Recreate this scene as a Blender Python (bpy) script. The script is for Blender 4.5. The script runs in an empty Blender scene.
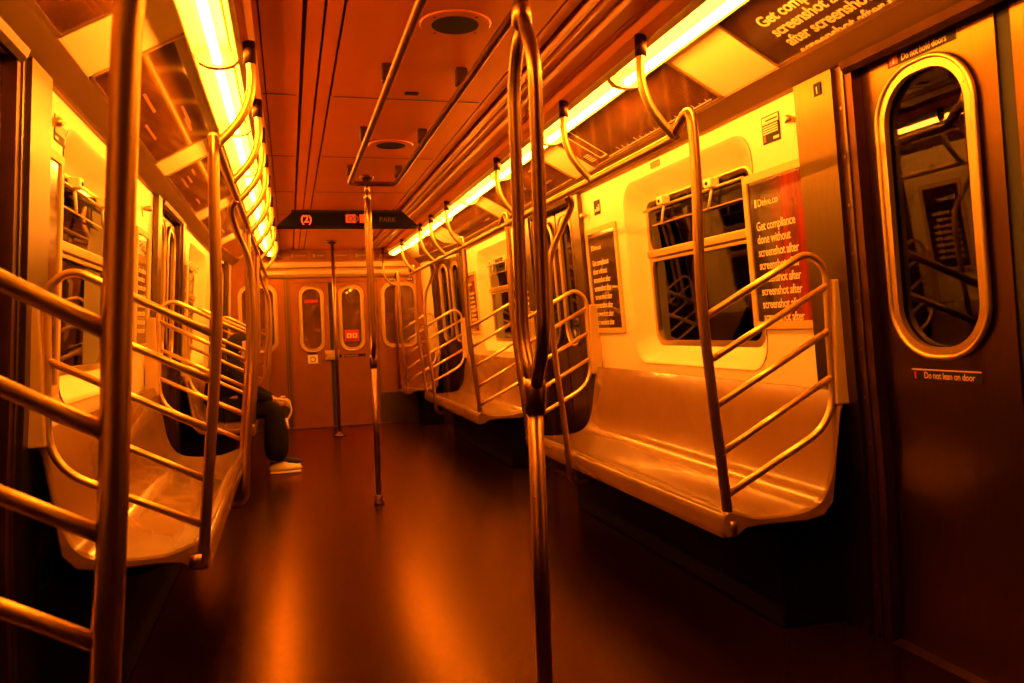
import bpy, bmesh, math, random
from mathutils import Vector, Matrix
random.seed(7)
C = bpy.context.scene.collection
sc = bpy.context.scene
PI = math.pi

# ---------------------------------------------------------------- materials
def nodes(name):
    m = bpy.data.materials.new(name); m.use_nodes = True
    nt = m.node_tree
    b = nt.nodes['Principled BSDF']
    return m, nt, b
def mat(name, col, rough=.5, metal=0., spec=.5, coat=0., noise=0., nscale=20., stretch=(1,1,1), bump=0., rvar=0.):
    m, nt, b = nodes(name)
    b.inputs['Base Color'].default_value = (*col, 1)
    b.inputs['Roughness'].default_value = rough
    b.inputs['Metallic'].default_value = metal
    b.inputs['Specular IOR Level'].default_value = spec
    b.inputs['Coat Weight'].default_value = coat
    b.inputs['Coat Roughness'].default_value = .06
    if noise or bump or rvar:
        tc = nt.nodes.new('ShaderNodeTexCoord'); mp = nt.nodes.new('ShaderNodeMapping')
        mp.inputs['Scale'].default_value = stretch
        nz = nt.nodes.new('ShaderNodeTexNoise'); nz.inputs['Scale'].default_value = nscale
        nz.inputs['Detail'].default_value = 5; nz.inputs['Roughness'].default_value = .6
        nt.links.new(tc.outputs['Object'], mp.inputs[0]); nt.links.new(mp.outputs[0], nz.inputs[0])
        if noise:
            r = nt.nodes.new('ShaderNodeValToRGB')
            r.color_ramp.elements[0].position = .3; r.color_ramp.elements[1].position = .7
            r.color_ramp.elements[0].color = tuple(c*(1-noise) for c in col)+(1,)
            r.color_ramp.elements[1].color = tuple(min(1, c*(1+noise*.6)) for c in col)+(1,)
            nt.links.new(nz.outputs[0], r.inputs[0]); nt.links.new(r.outputs[0], b.inputs['Base Color'])
        if rvar:
            mr = nt.nodes.new('ShaderNodeMapRange')
            mr.inputs['From Min'].default_value = .3; mr.inputs['From Max'].default_value = .7
            mr.inputs['To Min'].default_value = max(.02, rough-rvar); mr.inputs['To Max'].default_value = rough+rvar
            nt.links.new(nz.outputs[0], mr.inputs[0]); nt.links.new(mr.outputs[0], b.inputs['Roughness'])
        if bump:
            bp = nt.nodes.new('ShaderNodeBump'); bp.inputs['Strength'].default_value = bump; bp.inputs['Distance'].default_value = .002
            nt.links.new(nz.outputs[0], bp.inputs['Height']); nt.links.new(bp.outputs[0], b.inputs['Normal'])
    return m
def emis(name, col, s):
    m, nt, b = nodes(name)
    b.inputs['Base Color'].default_value = (.02, .02, .02, 1)
    b.inputs['Emission Color'].default_value = (*col, 1); b.inputs['Emission Strength'].default_value = s
    return m
def glass(name, tint, haze=0., hazecol=(.3, .2, .1), ior=1.6):
    m = bpy.data.materials.new(name); m.use_nodes = True; nt = m.node_tree; nt.nodes.clear()
    out = nt.nodes.new('ShaderNodeOutputMaterial')
    tr = nt.nodes.new('ShaderNodeBsdfTransparent'); tr.inputs[0].default_value = (*tint, 1)
    gl = nt.nodes.new('ShaderNodeBsdfGlossy'); gl.inputs['Roughness'].default_value = .015
    fr = nt.nodes.new('ShaderNodeFresnel'); fr.inputs[0].default_value = ior
    mx = nt.nodes.new('ShaderNodeMixShader')
    nt.links.new(fr.outputs[0], mx.inputs[0]); nt.links.new(gl.outputs[0], mx.inputs[2])
    src = tr.outputs[0]
    if haze:
        df = nt.nodes.new('ShaderNodeBsdfDiffuse'); df.inputs[0].default_value = (*hazecol, 1)
        nz = nt.nodes.new('ShaderNodeTexNoise'); nz.inputs['Scale'].default_value = 6; nz.inputs['Detail'].default_value = 6
        tc = nt.nodes.new('ShaderNodeTexCoord'); nt.links.new(tc.outputs['Object'], nz.inputs[0])
        mu = nt.nodes.new('ShaderNodeMath'); mu.operation = 'MULTIPLY'; mu.inputs[1].default_value = haze*2
        nt.links.new(nz.outputs[0], mu.inputs[0])
        m2 = nt.nodes.new('ShaderNodeMixShader')
        nt.links.new(mu.outputs[0], m2.inputs[0]); nt.links.new(tr.outputs[0], m2.inputs[1]); nt.links.new(df.outputs[0], m2.inputs[2])
        src = m2.outputs[0]
    nt.links.new(src, mx.inputs[1]); nt.links.new(mx.outputs[0], out.inputs[0])
    return m

LC = (1.0, .26, .014)
M = dict(
    tube=mat('polished_steel', (.84, .60, .20), .38, 1),
    pole=mat('shaded_pole_steel', (.34, .185, .055), .30, 1),  # rail steel with the shade of the upright poles put into its colour
    stan=mat('stanchion_steel', (.48, .29, .09), .32, 1),  # same steel again, toned darker for the shaded look of upright tubes
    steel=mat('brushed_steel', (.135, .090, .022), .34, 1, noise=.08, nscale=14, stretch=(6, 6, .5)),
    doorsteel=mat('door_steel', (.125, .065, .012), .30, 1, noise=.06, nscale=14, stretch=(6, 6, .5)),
    darksteel=mat('dull_steel', (.09, .038, .018), .45, 1, noise=.2, nscale=10),
    alu=mat('aluminium_trim', (.60, .42, .16), .38, 1),
    wall=mat('cream_fibreglass', (.80, .68, .42), .34, 0, .5, noise=.05, nscale=5),
    seat=mat('seat_fibreglass', (.21, .105, .028), .22, 0, .5, coat=.25, noise=.10, nscale=5),
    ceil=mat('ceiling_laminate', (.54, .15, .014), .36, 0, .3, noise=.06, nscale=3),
    ceilg=mat('ceiling_groove', (.04, .02, .015), .6),
    cove=mat('cove_panel', (.74, .66, .42), .3, 0, .5),
    housing=mat('lamp_housing', (.80, .80, .5), .35),
    plate=mat('satin_plate', (.62, .42, .14), .5, .3),
    black=mat('black_plastic', (.012, .006, .004), .6, 0, .2),
    dark=mat('dark_ad_print', (.035, .014, .008), .12, 0, .6, coat=.8),
    print_=mat('white_print', (.80, .66, .42), .5),
    rubber=mat('rubber', (.012, .01, .009), .7),
    box=mat('heater_box', (.002, .001, .001), .8, 0, .05),  # deep shade under the benches is put into this near-black colour
    cloth=mat('black_cloth', (.008, .006, .006), .95, spec=.1),
    hair=mat('dark_hair', (.012, .007, .005), .8, spec=.2),
    skin=mat('skin', (.55, .32, .2), .5),
    shoe=mat('pale_shoe', (.7, .55, .35), .6),
    red=mat('red_print', (.55, .02, .01), .4),
    led=emis('led_red', (1, .05, .004), 2.6),
    ledd=emis('led_dim', (1, .05, .004), .10),
    lamp=emis('fluorescent', LC, 145.),
    screen=mat('sign_screen', (.003, .0012, .0008), .5, 0, .08),
    glass=glass('window_glass', (.55, .5, .45)),
    hazy=glass('hazed_glass', (.4, .35, .3), .34, (.42, .17, .04)),  # brown haze stands in for reflections and glimpses of the next car
    tunnel=mat('tunnel_concrete', (.05, .04, .035), .9, noise=.4, nscale=3),
)
# floor: dark speckled linoleum, glossy
def floor_mat():
    m, nt, b = nodes('speckled_floor')
    tc = nt.nodes.new('ShaderNodeTexCoord')
    v = nt.nodes.new('ShaderNodeTexNoise'); v.inputs['Scale'].default_value = 90; v.inputs['Detail'].default_value = 2
    r = nt.nodes.new('ShaderNodeValToRGB'); r.color_ramp.elements[0].position = .52; r.color_ramp.elements[1].position = .72
    r.color_ramp.elements[0].color = (.004, .001, .0003, 1); r.color_ramp.elements[1].color = (.022, .005, .001, 1)
    w = nt.nodes.new('ShaderNodeTexNoise'); w.inputs['Scale'].default_value = 1.6; w.inputs['Detail'].default_value = 1
    mr = nt.nodes.new('ShaderNodeMapRange'); mr.inputs['From Min'].default_value = .3; mr.inputs['From Max'].default_value = .7
    mr.inputs['To Min'].default_value = .25; mr.inputs['To Max'].default_value = .25
    for n in (v, w): nt.links.new(tc.outputs['Object'], n.inputs[0])
    nt.links.new(v.outputs[0], r.inputs[0]); nt.links.new(r.outputs[0], b.inputs['Base Color'])
    nt.links.new(w.outputs[0], mr.inputs[0]); nt.links.new(mr.outputs[0], b.inputs['Roughness'])
    out = nt.nodes['Material Output']; nt.nodes.remove(b)
    df = nt.nodes.new('ShaderNodeBsdfDiffuse'); nt.links.new(r.outputs[0], df.inputs[0])
    gl = nt.nodes.new('ShaderNodeBsdfGlossy'); gl.inputs[0].default_value = (.64, .32, .06, 1); gl.inputs['Roughness'].default_value = .24
    fr = nt.nodes.new('ShaderNodeFresnel'); fr.inputs[0].default_value = 1.42
    mx = nt.nodes.new('ShaderNodeMixShader')
    nt.links.new(fr.outputs[0], mx.inputs[0]); nt.links.new(df.outputs[0], mx.inputs[1]); nt.links.new(gl.outputs[0], mx.inputs[2])
    nt.links.new(mx.outputs[0], out.inputs[0])
    return m
M['floor'] = floor_mat()
# red curtain picture printed on the wall posters: vertical red folds at one side, near black elsewhere
def poster_mat(name, lo, hi, axis=1):
    m, nt, b = nodes(name)
    tc = nt.nodes.new('ShaderNodeTexCoord'); sp = nt.nodes.new('ShaderNodeSeparateXYZ')
    nt.links.new(tc.outputs['Object'], sp.inputs[0])
    mr = nt.nodes.new('ShaderNodeMapRange'); mr.inputs['From Min'].default_value = lo; mr.inputs['From Max'].default_value = hi
    nt.links.new(sp.outputs[axis], mr.inputs[0])
    wv = nt.nodes.new('ShaderNodeTexNoise'); wv.inputs['Scale'].default_value = 26; wv.inputs['Detail'].default_value = 2
    mp = nt.nodes.new('ShaderNodeMapping'); mp.inputs['Scale'].default_value = (1, 1, .03)
    nt.links.new(tc.outputs['Object'], mp.inputs[0]); nt.links.new(mp.outputs[0], wv.inputs[0])
    r = nt.nodes.new('ShaderNodeValToRGB'); r.color_ramp.elements[0].position = .35; r.color_ramp.elements[1].position = .65
    r.color_ramp.elements[0].color = (.10, .003, .002, 1); r.color_ramp.elements[1].color = (.32, .010, .004, 1)
    nt.links.new(wv.outputs[0], r.inputs[0])
    mx = nt.nodes.new('ShaderNodeMix'); mx.data_type = 'RGBA'
    nt.links.new(mr.outputs[0], mx.inputs[0]); mx.inputs[6].default_value = (.02, .007, .004, 1)
    nt.links.new(r.outputs[0], mx.inputs[7]); nt.links.new(mx.outputs[2], b.inputs['Base Color'])
    b.inputs['Roughness'].default_value = .2; b.inputs['Coat Weight'].default_value = .8; b.inputs['Coat Roughness'].default_value = .04
    return m

# ---------------------------------------------------------------- mesh helpers
class MB:
    def __init__(s): s.v = []; s.f = []; s.mi = []; s.sm = []
    def add(s, vs, fs, mi=0, smooth=False):
        o = len(s.v); s.v += [tuple(v) for v in vs]
        for f in fs: s.f.append([i+o for i in f]); s.mi.append(mi); s.sm.append(smooth)
        return s
    def box(s, x0, y0, z0, x1, y1, z1, mi=0, f=None, b=0.):
        if b <= 0:
            vs = [(x, y, z) for z in (z0, z1) for y in (y0, y1) for x in (x0, x1)]
            fs = [(0, 2, 3, 1), (4, 5, 7, 6), (0, 1, 5, 4), (2, 6, 7, 3), (0, 4, 6, 2), (1, 3, 7, 5)]
            if f: vs = [f(*v) for v in vs]
            return s.add(vs, fs, mi)
        bm = bmesh.new(); bmesh.ops.create_cube(bm, size=1)
        for v in bm.verts:
            v.co = Vector(((x0+x1)/2+v.co.x*abs(x1-x0), (y0+y1)/2+v.co.y*abs(y1-y0), (z0+z1)/2+v.co.z*abs(z1-z0)))
        bmesh.ops.bevel(bm, geom=bm.edges[:], offset=b, segments=2, affect='EDGES', profile=.5)
        vs = [tuple(v.co) for v in bm.verts]; bm.verts.index_update()
        if f: vs = [f(*v) for v in vs]
        fs = [[v.index for v in fa.verts] for fa in bm.faces]; bm.free()
        return s.add(vs, fs, mi)
    def tube(s, pts, r, n=14, mi=0, f=None, caps=True):
        if f: pts = [f(*p) for p in pts]
        P = [Vector(p) for p in pts]; rs = r if isinstance(r, (list, tuple)) else [r]*len(P)
        T = []
        for i in range(len(P)):
            a = P[max(0, i-1)]; b = P[min(len(P)-1, i+1)]; T.append((b-a).normalized())
        up = Vector((0, 0, 1)) if abs(T[0].z) < .9 else Vector((1, 0, 0))
        nrm = (up-T[0]*up.dot(T[0])).normalized(); vs = []; fs = []
        for i, p in enumerate(P):
            if i: nrm = (nrm-T[i]*nrm.dot(T[i])).normalized()
            bn = T[i].cross(nrm)
            for k in range(n):
                a = 2*PI*k/n; vs.append(p+(nrm*math.cos(a)+bn*math.sin(a))*rs[i])
        for i in range(len(P)-1):
            for k in range(n):
                k2 = (k+1) % n; fs.append((i*n+k, i*n+k2, (i+1)*n+k2, (i+1)*n+k))
        s.add(vs, fs, mi, True)
        if caps:
            s.add(vs[:n], [list(range(n))[::-1]], mi); s.add(vs[-n:], [list(range(n))], mi)
        return s
    def disc(s, c, r, ax, h, n=28, mi=0, r2=None):
        a = Vector(c); b = a+Vector(ax)*h
        return s.tube([a, b], [r, r if r2 is None else r2], n, mi)
    def extr(s, prof, y0, y1, f, mi=0, caps=True, steps=1, smooth=False, closed=True):
        n = len(prof); vs = []
        for j in range(steps+1):
            y = y0+(y1-y0)*j/steps
            vs += [f(p[0], y, p[1]) for p in prof]
        fs = []
        for j in range(steps):
            for i in range(n if closed else n-1):
                k = (i+1) % n; fs.append((j*n+i, j*n+k, (j+1)*n+k, (j+1)*n+i))
        s.add(vs, fs, mi, smooth)
        if caps and closed:
            s.add(vs[:n], [list(range(n))], mi); s.add(vs[-n:], [list(range(n))[::-1]], mi)
        return s
    def build(s, name, mats, parent=None, autosmooth=False, bevel=0):
        me = bpy.data.meshes.new(name)
        off = Vector(parent.matrix_world.translation) if parent else Vector((0, 0, 0))
        if parent: off = root_loc(parent)
        me.from_pydata([tuple(Vector(v)-off) for v in s.v], [], s.f)
        for m in (mats if isinstance(mats, (list, tuple)) else [mats]): me.materials.append(m)
        for p, i, sm in zip(me.polygons, s.mi, s.sm): p.material_index = i; p.use_smooth = sm
        bm = bmesh.new(); bm.from_mesh(me)
        bmesh.ops.remove_doubles(bm, verts=bm.verts[:], dist=1e-5)
        bmesh.ops.recalc_face_normals(bm, faces=bm.faces[:]); bm.to_mesh(me); bm.free()
        if autosmooth:
            for p in me.polygons: p.use_smooth = True
            me.set_sharp_from_angle(angle=math.radians(38))
        o = bpy.data.objects.new(name, me); C.objects.link(o)
        if parent: o.parent = parent
        return o
LOC = {}
def root_loc(o):
    v = Vector((0, 0, 0))
    while o is not None:
        v = v+o.location; o = o.parent
    return v
def thing(name, label, cat, loc, group=None):
    o = bpy.data.objects.new(name, None); C.objects.link(o); o.location = loc; o.empty_display_size = .1
    o['label'] = label; o['category'] = cat
    if group: o['group'] = group
    return o
def tag(o, label, cat, group=None):
    o['label'] = label; o['category'] = cat
    if group: o['group'] = group
    return o
def struct(o): o['kind'] = 'structure'; return o
def sroot(name, loc):
    o = bpy.data.objects.new(name, None); C.objects.link(o); o.location = loc; o['kind'] = 'structure'; return o

def rr(u0, v0, u1, v1, r, n=8):
    if r <= 0: return [(u0, v0), (u1, v0), (u1, v1), (u0, v1)]
    pts = []
    for cx, cy, a0 in ((u1-r, v0+r, -PI/2), (u1-r, v1-r, 0), (u0+r, v1-r, PI/2), (u0+r, v0+r, PI)):
        for k in range(n+1):
            a = a0+PI/2*k/n; pts.append((cx+r*math.cos(a), cy+r*math.sin(a)))
    return pts
def plate(loops, t, cuts=(), ucuts=()):
    """filled flat shape with holes, thickness t behind its face (w from 0 down to -t); returns verts, faces in (u, v, w)"""
    cu = bpy.data.curves.new('tmp', 'CURVE'); cu.dimensions = '2D'; cu.fill_mode = 'BOTH'
    for lp in loops:
        sp = cu.splines.new('POLY'); sp.points.add(len(lp)-1)
        for p, q in zip(sp.points, lp): p.co = (q[0], q[1], 0, 1)
        sp.use_cyclic_u = True
    o = bpy.data.objects.new('tmp', cu); me = bpy.data.meshes.new_from_object(o)
    bm = bmesh.new(); bm.from_mesh(me)
    bmesh.ops.remove_doubles(bm, verts=bm.verts[:], dist=1e-6)
    for c in cuts: bmesh.ops.bisect_plane(bm, geom=bm.verts[:]+bm.edges[:]+bm.faces[:], plane_co=(0, c, 0), plane_no=(0, 1, 0))
    for c in ucuts: bmesh.ops.bisect_plane(bm, geom=bm.verts[:]+bm.edges[:]+bm.faces[:], plane_co=(c, 0, 0), plane_no=(1, 0, 0))
    if t > 0:
        r = bmesh.ops.extrude_face_region(bm, geom=bm.faces[:], use_keep_orig=True)
        for g in r['geom']:
            if isinstance(g, bmesh.types.BMVert): g.co.z -= t
    bm.verts.index_update()
    vs = [tuple(v.co) for v in bm.verts]; fs = [[v.index for v in f.verts] for f in bm.faces]
    bm.free(); bpy.data.objects.remove(o); bpy.data.curves.remove(cu); bpy.data.meshes.remove(me)
    return vs, fs
def text_geo(body, size, align='LEFT', bold=0., sx=1.):
    cu = bpy.data.curves.new('txt', 'FONT'); cu.body = body; cu.size = size; cu.align_x = align; cu.offset = bold*size
    cu.space_character = .95; cu.resolution_u = 3
    o = bpy.data.objects.new('txt', cu); me = bpy.data.meshes.new_from_object(o)
    vs = [(v.co.x*sx, v.co.y, 0.) for v in me.vertices]; fs = [list(p.vertices) for p in me.polygons]
    bpy.data.objects.remove(o); bpy.data.curves.remove(cu); bpy.data.meshes.remove(me)
    return vs, fs
def fillet(pts, r, n=6):
    P = [Vector(p) for p in pts]; out = [P[0]]
    for i in range(1, len(P)-1):
        a, b, c = P[i-1], P[i], P[i+1]
        ri = r[i-1] if isinstance(r, (list, tuple)) else r
        ri = min(ri, (a-b).length*.49, (c-b).length*.49)
        p0 = b+(a-b).normalized()*ri; p1 = b+(c-b).normalized()*ri
        for k in range(n+1):
            t = k/n; out.append(p0*(1-t)**2+b*2*t*(1-t)+p1*t*t)
    out.append(P[-1]); return out
def smooth_path(pts, n=6):
    P = [Vector(p) for p in pts]; out = []
    for i in range(len(P)-1):
        p0 = P[max(0, i-1)]; p1 = P[i]; p2 = P[i+1]; p3 = P[min(len(P)-1, i+2)]
        for k in range(n):
            t = k/n
            out.append(.5*((2*p1)+(p2-p0)*t+(2*p0-5*p1+4*p2-p3)*t*t+(3*p1-p0-3*p2+p3)*t**3))
    out.append(P[-1]); return out

# ---------------------------------------------------------------- the car's section
YB, YE = -1.7, 10.2
WALLP = [(0, 1.452), (.50, 1.446), (.65, 1.438), (.80, 1.4275), (.93, 1.4165), (1.55, 1.377), (2.05, 1.345), (2.3, 1.33)]
def wx(z):
    for (a, xa), (b, xb) in zip(WALLP, WALLP[1:]):
        if z <= b: return xa+(xb-xa)*(z-a)/(b-a)
    return WALLP[-1][1]
def T(s):
    def f(x, y, z):
        if s > 0:
            k = .28*max(0, min(1.3, (y-8.9)/1.3))
            if x > .45: x = .45+(x-.45)*(1-k)
            return (x, y, z)
        x *= .972; yy = y
        k = .13*max(0, min(1.3, (y-8.9)/1.3))
        if x > .45: x = .45+(x-.45)*(1-k)
        return (-x, yy, z)
    return f
def W(s):            # wall map: u along the car, v up, w inward from the wall face
    t = T(s)
    return lambda u, v, w: t(wx(v)-w, u, v)
CUTS = (.5, .65, .80, .93, 1.55)
SIDE = {1: 'right', -1: 'left'}
DY = {1: 0., -1: .22}

# ---------------------------------------------------------------- shell
fl = MB()
fl.box(-1.5, YB, -.06, 1.5, YE+.05, 0)
struct(fl.build('floor', M['floor']))
ce = MB()
grooves = [(-.615, .006), (-.470, .016), (-.405, .010), (-.345, .010), (.345, .008), (.405, .022), (.455, .008), (.615, .006)]
prof = [(-.72, 2.150), (-.655, 2.165), (-.635, 2.20)]
for g, wd in grooves:
    prof += [(g-wd/2, 2.20), (g-wd/2, 2.225), (g+wd/2, 2.225), (g+wd/2, 2.20)]
prof += [(.635, 2.20), (.655, 2.165), (.72, 2.150), (.72, 2.30), (-.72, 2.30)]
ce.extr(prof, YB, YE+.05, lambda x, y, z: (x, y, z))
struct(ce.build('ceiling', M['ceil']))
# dark floor of the ventilation slots and bright slot edge rails
g_ = MB()
for g, wd in grooves: g_.box(g-wd/2+.0005, YB, 2.2195, g+wd/2-.0005, YE, 2.2245)
for y in (3.62, 4.85, 6.05, 7.2, 8.3): g_.box(-.63, y-.003, 2.1975, -.49, y+.003, 2.1995); g_.box(-.33, y-.003, 2.1975, .33, y+.003, 2.1995)
struct(g_.build('trim_1', M['ceilg']))
g_ = MB()
for x0, x1, h in ((.418, .445, .012), (.463, .482, .008), (.520, .545, .014)):
    g_.extr([(x0, 2.1999), (x0+.004, 2.2-h), (x1-.004, 2.2-h), (x1, 2.1999)], YB, YE, lambda x, y, z: (x, y, z))
struct(g_.build('trim_2', mat('slot_rail', (.55, .30, .16), .3, .6)))

END = YE
tn = 3
for s in (1, -1):
    dy = DY[s]; w = W(s); t = T(s)
    sec = {  # door openings (y0, y1)
        0: (1.13+dy*1.4, 2.345+dy*1.4), 1: (5.22+dy*.8, 6.06+dy), 2: (8.98+dy*.3, 9.62+dy*.3)}
    wins = [(3.0+dy, 4.35+dy), (6.80+dy, 8.15+dy)]
    loops = [rr(YB, 0, YE, 2.04, 0)]
    for k in sec: loops.append(rr(sec[k][0], .0005, sec[k][1], 2.0, .0))
    for a, b in wins: loops.append(rr(a, .925, b, 1.955, .13))
    vs, fs = plate(loops, .02, CUTS, (8.9,))
    m = MB().add([w(*v) for v in vs], fs)
    struct(m.build('wall_'+SIDE[s], M['wall']))
    # lower wall cladding, dull metal behind the seats
    m = MB()
    ys = [(YB, sec[0][0]-.03), (sec[0][1]+.28, sec[1][0]-.06), (sec[1][1]+.06, sec[2][0]-.03), (sec[2][1]+.03, YE)]
    for a, b in ys:
        vs, fs = plate([rr(a, .002, b, .80, 0)], .004, CUTS, (8.9,))
        m.add([w(v[0], v[1], v[2]+.005) for v in vs], fs)
    struct(m.build('trim_%d' % tn, M['darksteel'])); tn += 1
    # upper cove: cream panel from lamp to shoulder, plus valance
    m = MB()
    m.extr([(.885, 2.280), (1.25, 2.084), (1.262, 2.10), (.89, 2.30)], YB, YE, t, steps=12)
    struct(m.build('trim_%d' % tn, M['cove'])); tn += 1
    m = MB()
    m.extr([(1.238, 2.099), (1.238, 2.082), (1.252, 2.072), (1.318, 2.028), (1.330, 2.024), (1.36, 2.024), (1.36, 2.11), (1.25, 2.11)], YB, YE, t, steps=12)
    struct(m.build('trim_%d' % tn, mat('valance_metal', (.22, .12, .035), .4, .7))); tn += 1
    m = MB()
    m.extr([(1.30, 2.024), (1.345, 2.024), (1.345, 1.99), (1.325, 1.985), (1.31, 2.0)], sec[0][0]-.02, sec[0][1]+.02, t)
    m.extr([(1.30, 2.024), (1.345, 2.024), (1.345, 1.99), (1.325, 1.985), (1.31, 2.0)], sec[1][0]-.02, sec[1][1]+.02, t)
    struct(m.build('trim_%d' % tn, M['darksteel'])); tn += 1
    # door posts: a wide brushed post, then a channel with rivets
    for k in sec:
        a, b = sec[k]
        pw = (.215, .14, .10)[k]
        for d, y0 in ((-1, a), (1, b)):
            if k == 0 and d == -1 and s == 1: continue
            lo, hi = (y0+.075, y0+.075+pw) if d > 0 else (y0-.075-pw, y0-.075)
            m = MB()
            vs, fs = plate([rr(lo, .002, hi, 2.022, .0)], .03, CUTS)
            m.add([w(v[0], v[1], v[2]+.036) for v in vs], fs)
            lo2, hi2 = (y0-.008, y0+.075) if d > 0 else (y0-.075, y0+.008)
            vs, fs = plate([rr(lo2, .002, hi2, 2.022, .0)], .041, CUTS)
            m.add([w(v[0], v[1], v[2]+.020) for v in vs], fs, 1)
            vs, fs = plate([rr((lo2+hi2)/2-.006, .002, (lo2+hi2)/2+.006, 2.02, .0)], .006, CUTS)
            m.add([w(v[0], v[1], v[2]+.0255) for v in vs], fs)
            for q in range(11):
                z = .18+q*.17; c = w((lo2+hi2)/2+d*.02, z, .018)
                m.disc(c, .006, (-s, 0, 0), .005, 10)
            struct(m.build('trim_%d' % tn, [M['steel'], M['darksteel']])); tn += 1

# side doors ------------------------------------------------------
def sticker_text(mb, wmap, s, u, v, size, body, off, mi=1, bold=.012, sx=1., align='LEFT', tilt=0.):
    vs, fs = text_geo(body, size, align, bold, sx)
    mb.add([wmap(u-s*p[0], v+p[1], off) for p in vs], fs, mi)
dn = 1
for s in (1, -1):
    dy = DY[s]; w = W(s)
    for k, (a, b) in {0: (1.13+dy*1.4, 2.345+dy*1.4), 1: (5.22+dy*.8, 6.06+dy), 2: (8.98+dy*.3, 9.62+dy*.3)}.items():
        root = sroot('door_%d' % dn, w((a+b)/2, 0, -.03)); dn += 1
        mid = (a+b)/2
        if k == 0: mid = 1.775+dy*1.4
        gp = .026 if k == 0 else .014
        for lo, hi in ((a-.02, mid-gp), (mid+gp, b+.02)):
            u0, u1 = (lo+.105, hi-.085) if lo < mid-.1 and hi < mid else (lo+.10, hi-.125)
            if hi < mid: u0, u1 = lo+.125, hi-.10
            if k == 2: u0, u1 = lo+.08, hi-.05
            if k == 1: u0, u1 = (lo+.10, hi-.08) if hi < mid else (lo+.08, hi-.10)
            r = min(.15, (u1-u0)/2*.86)
            hole = rr(u0, 1.035, u1, 1.915, r, 12)
            vs, fs = plate([rr(lo, .004, hi, 2.02, .0), hole], .028, CUTS)
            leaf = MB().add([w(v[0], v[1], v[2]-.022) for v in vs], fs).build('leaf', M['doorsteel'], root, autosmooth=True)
            # raised frame around the pane
            vs, fs = plate([rr(u0-.026, 1.009, u1+.026, 1.941, r+.026, 12), rr(u0+.006, 1.041, u1-.006, 1.909, r-.006, 12)], .02, (1.55,))
            m = MB().add([w(v[0], v[1], v[2]-.008) for v in vs], fs)
            o1 = rr(u0-.026, 1.009, u1+.026, 1.941, r+.026, 12)
            path = [w(p[0], p[1], -.009) for p in o1+[o1[0]]]
            m.tube(path, .009, 8, caps=False)
            for q in range(0, len(o1), 5):
                cx = (u0+u1)/2; p = o1[q]
                m.disc(w(p[0]+(cx-p[0])*.1, p[1]+(1.475-p[1])*.03, -.008), .004, (-s, 0, 0), .003, 8)
            m.build('window_frame', M['alu'], leaf)
            vs, fs = plate([rr(u0-.004, 1.031, u1+.004, 1.919, r, 12)], .004, (1.55,))
            MB().add([w(v[0], v[1], v[2]-.036) for v in vs], fs).build('pane', M['glass'], leaf)
            if k == 0:
                m = MB()
                uc = (u0+u1)/2; half = .14
                m.box(uc-half, .929, -.024, uc+half, .968, -.0205, 0, lambda a_, b_, c_: w(a_, b_, c_))
                m.box(uc-half, .964, -.024, uc+half, .968, -.0195, 1, lambda a_, b_, c_: w(a_, b_, c_))
                left = uc+s*half
                sticker_text(m, w, s, left-s*.052, .938, .030, 'Do not lean on door', -.0195, 1, .01, .84)
                m.box(min(left-s*.012, left-s*.018), .935, -.024, max(left-s*.012, left-s*.018), .958, -.0195, 2, lambda a_, b_, c_: w(a_, b_, c_))
                m.build('warning_sticker', [M['black'], mat('sticker_print_%d' % dn, (.75, .4, .2), .5), M['red']], leaf)
                m = MB()
                m.box(uc-half, 1.957, -.024, uc+half, 1.995, -.0205, 0, lambda a_, b_, c_: w(a_, b_, c_))
                sticker_text(m, w, s, left-s*.062, 1.965, .030, 'Do not hold doors', -.0195, 1, .01, .84)
                m.box(min(left-s*.01, left-s*.045), 1.962, -.024, max(left-s*.01, left-s*.045), 1.99, -.0198, 2, lambda a_, b_, c_: w(a_, b_, c_))
                m.box(min(left-s*.025, left-s*.031), 1.966, -.024, max(left-s*.025, left-s*.031), 1.986, -.0192, 1, lambda a_, b_, c_: w(a_, b_, c_))
                m.build('warning_sticker', [M['black'], mat('sticker_print_%db' % dn, (.7, .5, .3), .5), M['red']], leaf)
        m = MB()
        vs, fs = plate([rr(mid-.028, .004, mid+.028, 2.0, 0)], .02, CUTS)
        m.add([w(v[0], v[1], v[2]-.032) for v in vs], fs)
        m.build('rubber_seal', M['rubber'], root)
        vs, fs = plate([rr(a, .0, b, .05, 0)], .02, ())
        MB().add([w(v[0], v[1]*.2+.001, v[2]+.02-v[1]*1.2) for v in vs], fs).build('sill', M['darksteel'], root)

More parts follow.
